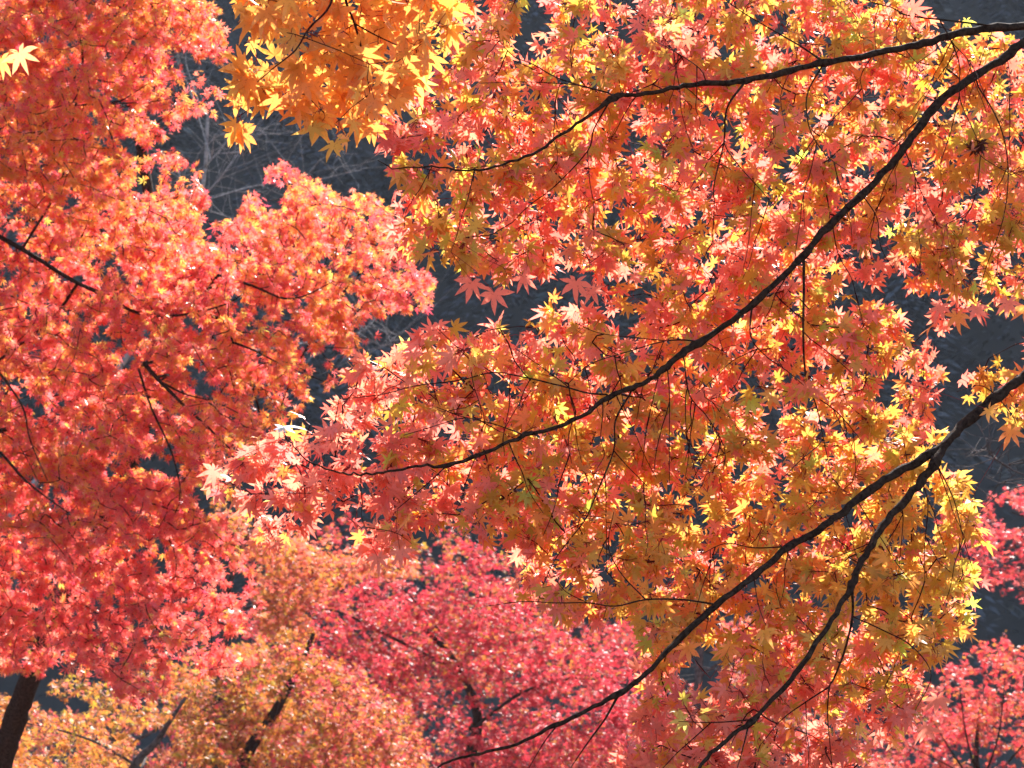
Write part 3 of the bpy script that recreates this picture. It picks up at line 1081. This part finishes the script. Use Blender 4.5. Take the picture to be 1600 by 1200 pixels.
depC = lambda x, y: np.where(y > 820, .35, 0) - 1.0 * np.exp(-(((x - 190) / 70)**2 + ((y - 960) / 110)**2)) + np.where(x > 380, .25, 0)
nodesC = spray_nodes([(C_POLY, 1.0), (C_SPRIG, .6)], 8.0, 9.3, 640, 12, .21, R(28), C_HOLES, depC)


def colours_C(pos, m):
    px, py, Y = to_px(pos)
    w = wave(pos, 31, .75)
    w2 = wave(pos, 32, .35)
    low = np.clip((py - 780) / 120, 0, 1)
    topl = np.exp(-(((px - 250) / 130)**2 + ((py - 20) / 60)**2))
    shade = np.exp(-(((px - 60) / 110)**2 + ((py - 210) / 110)**2))
    pinkr = np.exp(-(((px - 200) / 160)**2 + ((py - 130) / 110)**2))
    c = pick_colours(m, {'r': (RED * [1, .85, .95], .8 + .4 * w + 1.1 * low + .6 * pinkr), 'c': (CRIMSON * 1.15, .3 + .2 * w + .8 * pinkr + .3 * low),
                         's': (SALMON, .55 + .2 * low), 'p': (PINK, .6 + .45 * w + .4 * pinkr + .2 * low), 'o': (ORANGE, .85 - .9 * w + 1.2 * topl + 1.6 * shade - .6 * low),
                         'g': (GOLD, .18 - .2 * w2 - .1 * w + .5 * topl + .3 * shade - .1 * low), 'y': (YELLOW, .05 - .05 * w2 + .15 * topl)})
    return c, c * .7 + SALMON * .3


treeC = back_maple(
    "big red and orange maple on the left with a dark leaning trunk in the corner",
    [(-25, 1290), (0, 1198), (22, 1130), (45, 1063), (90, 960), (150, 840), (205, 720), (240, 600), (245, 440), (225, 260), (190, 60), (150, -160)], 10.2, .06,
    [([(-60, 340), (0, 370), (57, 403), (111, 437), (162, 461), (202, 484), (236, 493), (277, 493), (324, 484), (357, 474)], 8.5, 8.2, .011),
     ([(341, 430), (395, 447), (442, 466), (476, 462), (520, 440)], 8.6, 8.4, 0.0074),
     ([(226, 569), (250, 596), (290, 636), (324, 667), (358, 700)], 8.3, 8.1, 0.0105),
     ([(250, 596), (290, 616), (340, 630), (400, 660)], 8.3, 8.2, 0.0056),
     ([(216, 575), (236, 636), (263, 694), (277, 737), (283, 771)], 8.3, 8.1, 0.0062),
     ([(-10, 570), (34, 633), (47, 687), (74, 751)], 8.1, 7.9, 0.0056),
     ([(-20, 650), (0, 673), (30, 697), (61, 754)], 8.2, 8.0, 0.0043),
     ([(-30, 690), (0, 707), (40, 751), (78, 781), (105, 800)], 8.1, 7.9, 0.0074),
     ([(364, 535), (398, 548), (439, 569), (506, 596)], 8.4, 8.3, 0.0062),
     ([(118, 165), (182, 159), (209, 145), (229, 132)], 8.3, 8.2, 0.0050),
     ([(182, 162), (236, 159), (275, 152)], 8.3, 8.2, 0.0037),
     ([(100, -20), (135, 0), (182, 10), (229, 20), (290, 35)], 8.4, 8.3, 0.0050),
     ([(420, 690), (470, 560), (560, 430), (640, 400)], 9.4, 9.2, 0.0062),
     ([(200, 760), (280, 860), (340, 930), (370, 1000)], 9.6, 9.0, 0.0050),
     ([(150, 840), (60, 900), (0, 960)], 9.7, 9.2, 0.0050)],
    nodesC, 11, .0235, colours_C, 1, LEAF, nb=(.1, .6, .6), ns=.6, axb=(.2, 0, -.5))

# ---- smaller maples behind
P1_POLY = [(500, 905), (560, 885), (640, 880), (690, 850), (720, 840), (760, 850), (790, 880), (820, 930), (900, 985), (960, 1010), (1060, 1050), (1080, 1110), (1010, 1230), (690, 1230), (680, 1185), (640, 1120), (560, 1070), (500, 1030), (470, 995), (480, 950)]
P1_HOLES = [(742, 1128, 16), (695, 1165, 20), (650, 1185, 14), (665, 875, 14), (905, 1075, 12), (880, 1090, 10), (650, 1040, 8)]
back_maple("crimson pink maple in the bottom middle, behind the lower branch",
           [(700, 1330), (715, 1260), (735, 1180), (745, 1110), (700, 1020), (640, 960)], 18.0, .07,
           [([(700, 1040), (620, 1000), (540, 960), (500, 950)], 18, 17.6, .02), ([(690, 990), (640, 930), (600, 900)], 18, 17.8, .015),
            ([(735, 1140), (820, 1080), (900, 1060), (980, 1070)], 18, 17.6, .02), ([(720, 1040), (760, 960), (770, 880)], 18, 18, .016)],
           spray_nodes([(P1_POLY, 1)], 16.6, 18.8, 300, 13, .30, R(12), P1_HOLES), 6.5, .029,
           tint([(DEEP * .85, 1.3, .3), (CRIMSON * .8, .5, -.1), (PINK * .7, .2, .1), (ORANGE * .6, .32, -.6)], 41, 1.2, .3), 0, LEAF_FAR, nb=(.05, .25, .85), ns=.42)

O1_POLY = [(230, 1110), (300, 1060), (400, 1040), (440, 960), (480, 1000), (560, 1050), (640, 1110), (680, 1190), (690, 1240), (250, 1240), (270, 1160)]
back_maple("amber maple with a dark trunk leaning right, low behind the big red maple",
           [(350, 1290), (372, 1210), (398, 1158), (429, 1114), (452, 1070), (469, 1043), (490, 990)], 14.0, .05,
           [([(440, 1090), (520, 1080), (600, 1120), (650, 1170)], 14.6, 15, .010), ([(400, 1150), (340, 1130), (290, 1110)], 14.6, 15, .010)],
           spray_nodes([(O1_POLY, 1)], 13.3, 16.2, 210, 13, .28, R(14), [(398, 1160, 11), (432, 1105, 17), (455, 1066, 13)]), 6.2, .027,
           tint([(ORANGE * .68, 1.0, .2), (OLIVE * .7, .35, .3), (SALMON * .75, .5, -.5), (CRIMSON * .9, .5, -.8)], 42, 1.0, .3), 0, LEAF_FAR, nb=(.05, .3, .8), ns=.45)

O2_POLY = [(300, 740), (345, 735), (380, 770), (420, 820), (450, 835), (520, 845), (560, 870), (640, 850), (660, 900), (560, 900), (500, 935), (480, 960), (520, 985), (470, 1010), (440, 980), (400, 1000), (395, 900), (370, 870)]
back_maple("peach orange maple seen in the middle distance below the branch tip",
           [(330, 1330), (340, 1150), (350, 950), (370, 870), (392, 826), (410, 790)], 15.5, .055,
           [([(360, 960), (440, 930), (520, 890), (600, 880)], 15.5, 15.6, .016), ([(355, 980), (410, 960), (450, 960)], 15.5, 15.3, .012)],
           spray_nodes([(O2_POLY, 1)], 14.8, 16.6, 110, 13, .28, R(12), [(325, 765, 12), (555, 880, 6)]), 6, .027,
           tint([(ORANGE * .75, .8, .3), (SALMON * .8, .7, -.3), (OLIVE * .7, .2, .3), (RED * .8, .5, -.3)], 43, .9, .3), 0, LEAF_FAR, bark=BARK_GREY, nb=(.05, .3, .8), ns=.45)

O3_POLY = [(-200, 1110), (25, 1120), (45, 1095), (100, 1045), (145, 1065), (205, 1110), (250, 1100), (265, 1135), (205, 1150), (200, 1240), (-200, 1240)]
back_maple("golden yellow maple low in the bottom left corner behind the leaning trunk",
           [(190, 1330), (200, 1230), (216, 1188), (243, 1161), (262, 1132), (290, 1090)], 13.0, .035,
           [([(220, 1200), (150, 1160), (90, 1140), (40, 1130)], 13, 12.8, .012)],
           spray_nodes([(O3_POLY, 1)], 12.4, 14.2, 90, 13, .24, R(15), [(70, 1100, 20), (110, 1100, 16), (135, 1092, 10), (235, 1155, 18)]), 4.2, .03,
           tint([(GOLD * .7, .2, .2), (OLIVE * .75, .5, .3), (ORANGE * .72, 1.1, -.3), (SALMON * .8, .4, -.3)], 44, .8, .15), 0, LEAF_FAR, bark=BARK_GREY, nb=(.05, .35, .75), ns=.45)

R1_POLY = [(1360, 1240), (1380, 1170), (1430, 1110), (1470, 1050), (1510, 1010), (1545, 995), (1580, 990), (1620, 1000), (1780, 960), (1780, 1240)]
back_maple("red pink maple with fanning brown stems in the bottom right corner",
           [(1540, 1330), (1535, 1270), (1530, 1220), (1525, 1180), (1530, 1120)], 18.0, .05,
           [([(1530, 1235), (1490, 1180), (1460, 1130)], 17.2, 17.0, .014), ([(1530, 1230), (1510, 1150), (1500, 1080)], 17.2, 17.0, .014),
            ([(1532, 1230), (1560, 1150), (1570, 1060)], 17.2, 17.0, .014), ([(1532, 1240), (1610, 1150), (1660, 1080)], 17.4, 17.4, .014),
            ([(1528, 1220), (1470, 1190), (1420, 1165)], 17.2, 17.0, .012)],
           spray_nodes([(R1_POLY, 1)], 17.0, 19.2, 150, 13, .30, R(8), [(1530, 1055, 9)]), 6.5, .028,
           tint([(RED * .8, .9, .2), (PINK * .8, .4, .2), (DEEP, .9, -.2), (ORANGE * .75, .35, -.6)], 45, 1.1, .4), 0, LEAF_FAR, nb=(.05, .3, .8), ns=.45)

R2_POLY = [(1470, 800), (1540, 765), (1600, 752), (1780, 740), (1780, 900), (1600, 940), (1560, 930), (1500, 920), (1440, 900)]
back_maple("far pink red maple on the right edge above the dark gap",
           [(1770, 1250), (1765, 1120), (1750, 1000), (1740, 900), (1720, 830)], 23.0, .07,
           [([(1745, 960), (1680, 915), (1620, 905), (1560, 890)], 23, 22.6, .02), ([(1735, 880), (1660, 830), (1580, 800)], 23, 22.6, .02)],
           spray_nodes([(R2_POLY, 1)], 21.5, 24, 110, 13, .36, R(6), [(1600, 810, 12), (1610, 905, 12)]), 4.5, .036,
           tint([(RED * .8, .7, .2), (DEEP, .9, -.2), (PINK * .8, .5, .2)], 46, 1.3, .4), 0, LEAF_FAR, nb=(.05, .3, .8), ns=.45)

P2_POLY = [(1010, 960), (1060, 985), (1130, 960), (1200, 950), (1280, 940), (1330, 960), (1300, 1060), (1260, 1010), (1230, 1060), (1180, 1080), (1120, 1060), (1090, 1100), (1280, 1140), (1370, 1180), (1360, 1240), (1000, 1240), (1020, 1080)]
back_maple("far pale pink maple glimpsed through the gaps under the right-hand branches",
           [(1080, 1300), (1085, 1180), (1090, 1080), (1094, 1000), (1100, 930)], 22.0, .07,
           [([(1090, 1060), (1160, 1010), (1230, 980)], 22, 21.8, .02), ([(1088, 1150), (1180, 1130), (1280, 1150)], 22, 21.6, .02)],
           spray_nodes([(P2_POLY, 1)], 21, 23, 110, 12, .34, R(8), [(1180, 918, 24), (1100, 1035, 40), (1050, 1080, 20)]), 4.2, .036,
           tint([(SALMON, .8, .2), (RED, .8, -.2), (CRIMSON, .5, .1), (ORANGE, .15, -.2)], 47, 1.2, .4), 0, LEAF_FAR, bark=BARK_GREY, nb=(.05, .3, .8), ns=.45)


P3_POLY = [(420, 860), (440, 820), (560, 800), (700, 790), (800, 820), (900, 960), (1100, 985), (1300, 960), (1460, 1060), (1560, 1130), (1560, 1250), (380, 1250), (380, 1000)]
back_maple("far rose and amber maple filling the distance behind the crimson one",
           [(840, 1320), (845, 1220), (850, 1120), (840, 1020), (830, 930)], 27.0, .09,
           [([(848, 1130), (940, 1060), (1060, 1040), (1200, 1060)], 27, 26.5, .03), ([(842, 1050), (760, 960), (660, 900), (560, 890)], 27, 26.5, .03),
            ([(850, 1180), (1000, 1160), (1200, 1150), (1400, 1160)], 27, 26.5, .03), ([(845, 1150), (700, 1120), (560, 1080), (460, 1060)], 27, 26.5, .03)],
           spray_nodes([(P3_POLY, 1)], 25.5, 28.5, 330, 13, .42, R(8), [(775, 860, 12), (742, 1128, 14), (1180, 918, 30), (1095, 1030, 42), (700, 1180, 12)]), 5, .042,
           tint([(DEEP * .85, 1.0, .4), (RED * .7, .5, .2), (PINK * .7, .25, -.1), (ORANGE * .65, .5, -.6), (OLIVE * .7, .2, -.3)], 48, 2.2, .35), 0, LEAF_FAR, bark=BARK_GREY, nb=(.05, .3, .8), ns=.45)

O4_POLY = [(-200, 1060), (40, 1090), (150, 1070), (280, 1020), (420, 990), (520, 1010), (520, 1250), (-200, 1250)]
back_maple("far amber maple showing between the trunks along the bottom left",
           [(150, 1330), (165, 1250), (172, 1190), (180, 1120), (186, 1060)], 20.0, .07,
           [([(172, 1180), (260, 1130), (340, 1080), (430, 1040)], 20, 19.6, .02), ([(170, 1200), (80, 1160), (-40, 1130)], 20, 19.6, .02)],
           spray_nodes([(O4_POLY, 1)], 18.6, 21, 200, 13, .34, R(10), [(80, 1100, 18), (118, 1098, 14), (235, 1150, 18)]), 4.8, .036,
           tint([(ORANGE * .68, .9, .2), (OLIVE * .7, .35, .3), (SALMON * .75, .5, -.4), (CRIMSON * .9, .5, -.6)], 49, 1.6, .3), 0, LEAF_FAR, bark=BARK_GREY, nb=(.05, .3, .8), ns=.45)


# ================================================================== BARE TREES
def bare_tree(label, trunk, Y, r0, limbs, mat, n_twig, spread, seed, group):
    up = at(np.array(trunk)[:, 0], np.array(trunk)[:, 1], Y)
    g = float(terrain(np.array(up[0][0]), np.array(up[0][1])))
    foot = np.array([up[0][0], up[0][1], g])
    t = empty("bare_tree", foot, label, "tree", group)
    tp = catmull(np.vstack([foot - [0, 0, .1], up]), 6)
    v, q = lay(tp, r0, r0 * .3, 9, .06)
    mesh_obj("trunk", v, q, mat, t, smooth=True)
    r = np.random.default_rng(seed)
    wood = [tp[len(tp) // 2:]]
    shoots = []
    for pts, rad in limbs:
        p = path3(pts, Y + r.uniform(-.5, .3), Y + r.uniform(-.5, .5), 5, .012)
        tr = np.vstack(wood)
        j = np.linalg.norm(tr - p[0], axis=1).argmin()
        p = np.vstack([tr[j:j + 1], p])
        wood.append(p[1:])
        shoots.append(Mesh())
        shoots[-1].add(*lay(p, rad * .6, rad * .15, 6, .06))
    pool = np.vstack(wood[1:])
    limb_of = np.concatenate([np.full(len(w), i) for i, w in enumerate(wood[1:])])
    for _ in range(n_twig):
        ia = r.integers(len(pool))
        a = pool[ia]
        d = unit(r.normal(size=3) + [0, 0, .35])
        ln = spread * r.uniform(.4, 1.2)
        s = np.linspace(0, 1, 6)[:, None]
        p = a + d * ln * s + r.normal(size=3) * ln * .25 * s**2 + np.cumsum(r.normal(size=(6, 3)), 0) * ln * .02
        v, q = tube(p, np.linspace(min(r0 * .06, .0018), min(r0 * .02, .0008), 6), 4)
        shoots[limb_of[ia]].add(v, q)
    for sh in shoots:
        sh.build("branch", mat, t, True)
    return t


bare_tree("leafless pale grey tree tangled behind the upper left maple, against the dark hill",
          [(-160, 1300), (-130, 1050), (0, 830), (170, 600), (270, 430), (315, 300), (325, 180)], 16.0, .035,
          [([(290, 330), (285, 290), (275, 250)], .012), ([(325, 300), (350, 270), (380, 230), (400, 200)], .010), ([(330, 250), (300, 150), (275, 90)], .010),
           ([(340, 240), (400, 160), (430, 120)], .008), ([(330, 310), (400, 290), (470, 285)], .010), ([(320, 260), (390, 195), (450, 255), (490, 275)], .009),
           ([(310, 160), (290, 85), (330, 70)], .008), ([(330, 330), (420, 350), (500, 250), (560, 240)], .008),
           ([(310, 560), (450, 540), (560, 520), (590, 480)], .016), ([(560, 520), (600, 540), (625, 520)], .006), ([(560, 525), (575, 490), (610, 470)], .006),
           ([(480, 285), (540, 270), (570, 255)], .006), ([(335, 210), (410, 210), (480, 205)], .006)],
          BARK_PALE, 190, .5, 61, "leafless trees")
bare_tree("leafless brown tree with wiry twigs at the right edge under the thick lower limb",
          [(1760, 1250), (1750, 1050), (1735, 880), (1720, 780), (1730, 700)], 7.5, .03,
          [([(1722, 790), (1660, 760), (1600, 742), (1560, 720), (1542, 690), (1530, 665), (1515, 650)], .0065), ([(1560, 722), (1545, 705), (1541, 690)], .004),
           ([(1580, 732), (1545, 714), (1510, 712)], .005), ([(1722, 760), (1650, 710), (1590, 690), (1530, 682), (1500, 672)], .005),
           ([(1722, 790), (1660, 758), (1585, 762), (1540, 790), (1515, 815)], .006), ([(1730, 740), (1640, 745), (1570, 755), (1535, 742)], .004)],
          BARK_PALE2, 60, .16, 62, "leafless trees")


# ================================================================== THE AIR
hz, ntz, NZ, LZ = new_mat("haze_air")
oz = NZ.new("ShaderNodeOutputMaterial")
pv = NZ.new("ShaderNodeVolumePrincipled")
pv.inputs["Color"].default_value = (.80, .86, 1.0, 1)
pv.inputs["Density"].default_value = .0005
LZ.new(pv.outputs[0], oz.inputs["Volume"])
X, Y0, Y1, Z0, Z1 = 145, -20, 200, -8, 190
hv = [(-X, Y0, Z0), (X, Y0, Z0), (X, Y1, Z0), (-X, Y1, Z0), (-X, Y0, Z1), (X, Y0, Z1), (X, Y1, Z1), (-X, Y1, Z1)]
hq = [(0, 3, 2, 1), (4, 5, 6, 7), (0, 1, 5, 4), (1, 2, 6, 5), (2, 3, 7, 6), (3, 0, 4, 7)]
tag(mesh_obj("haze", hv, hq, hz), "thin bluish haze in the valley air before the hill", kind="stuff")
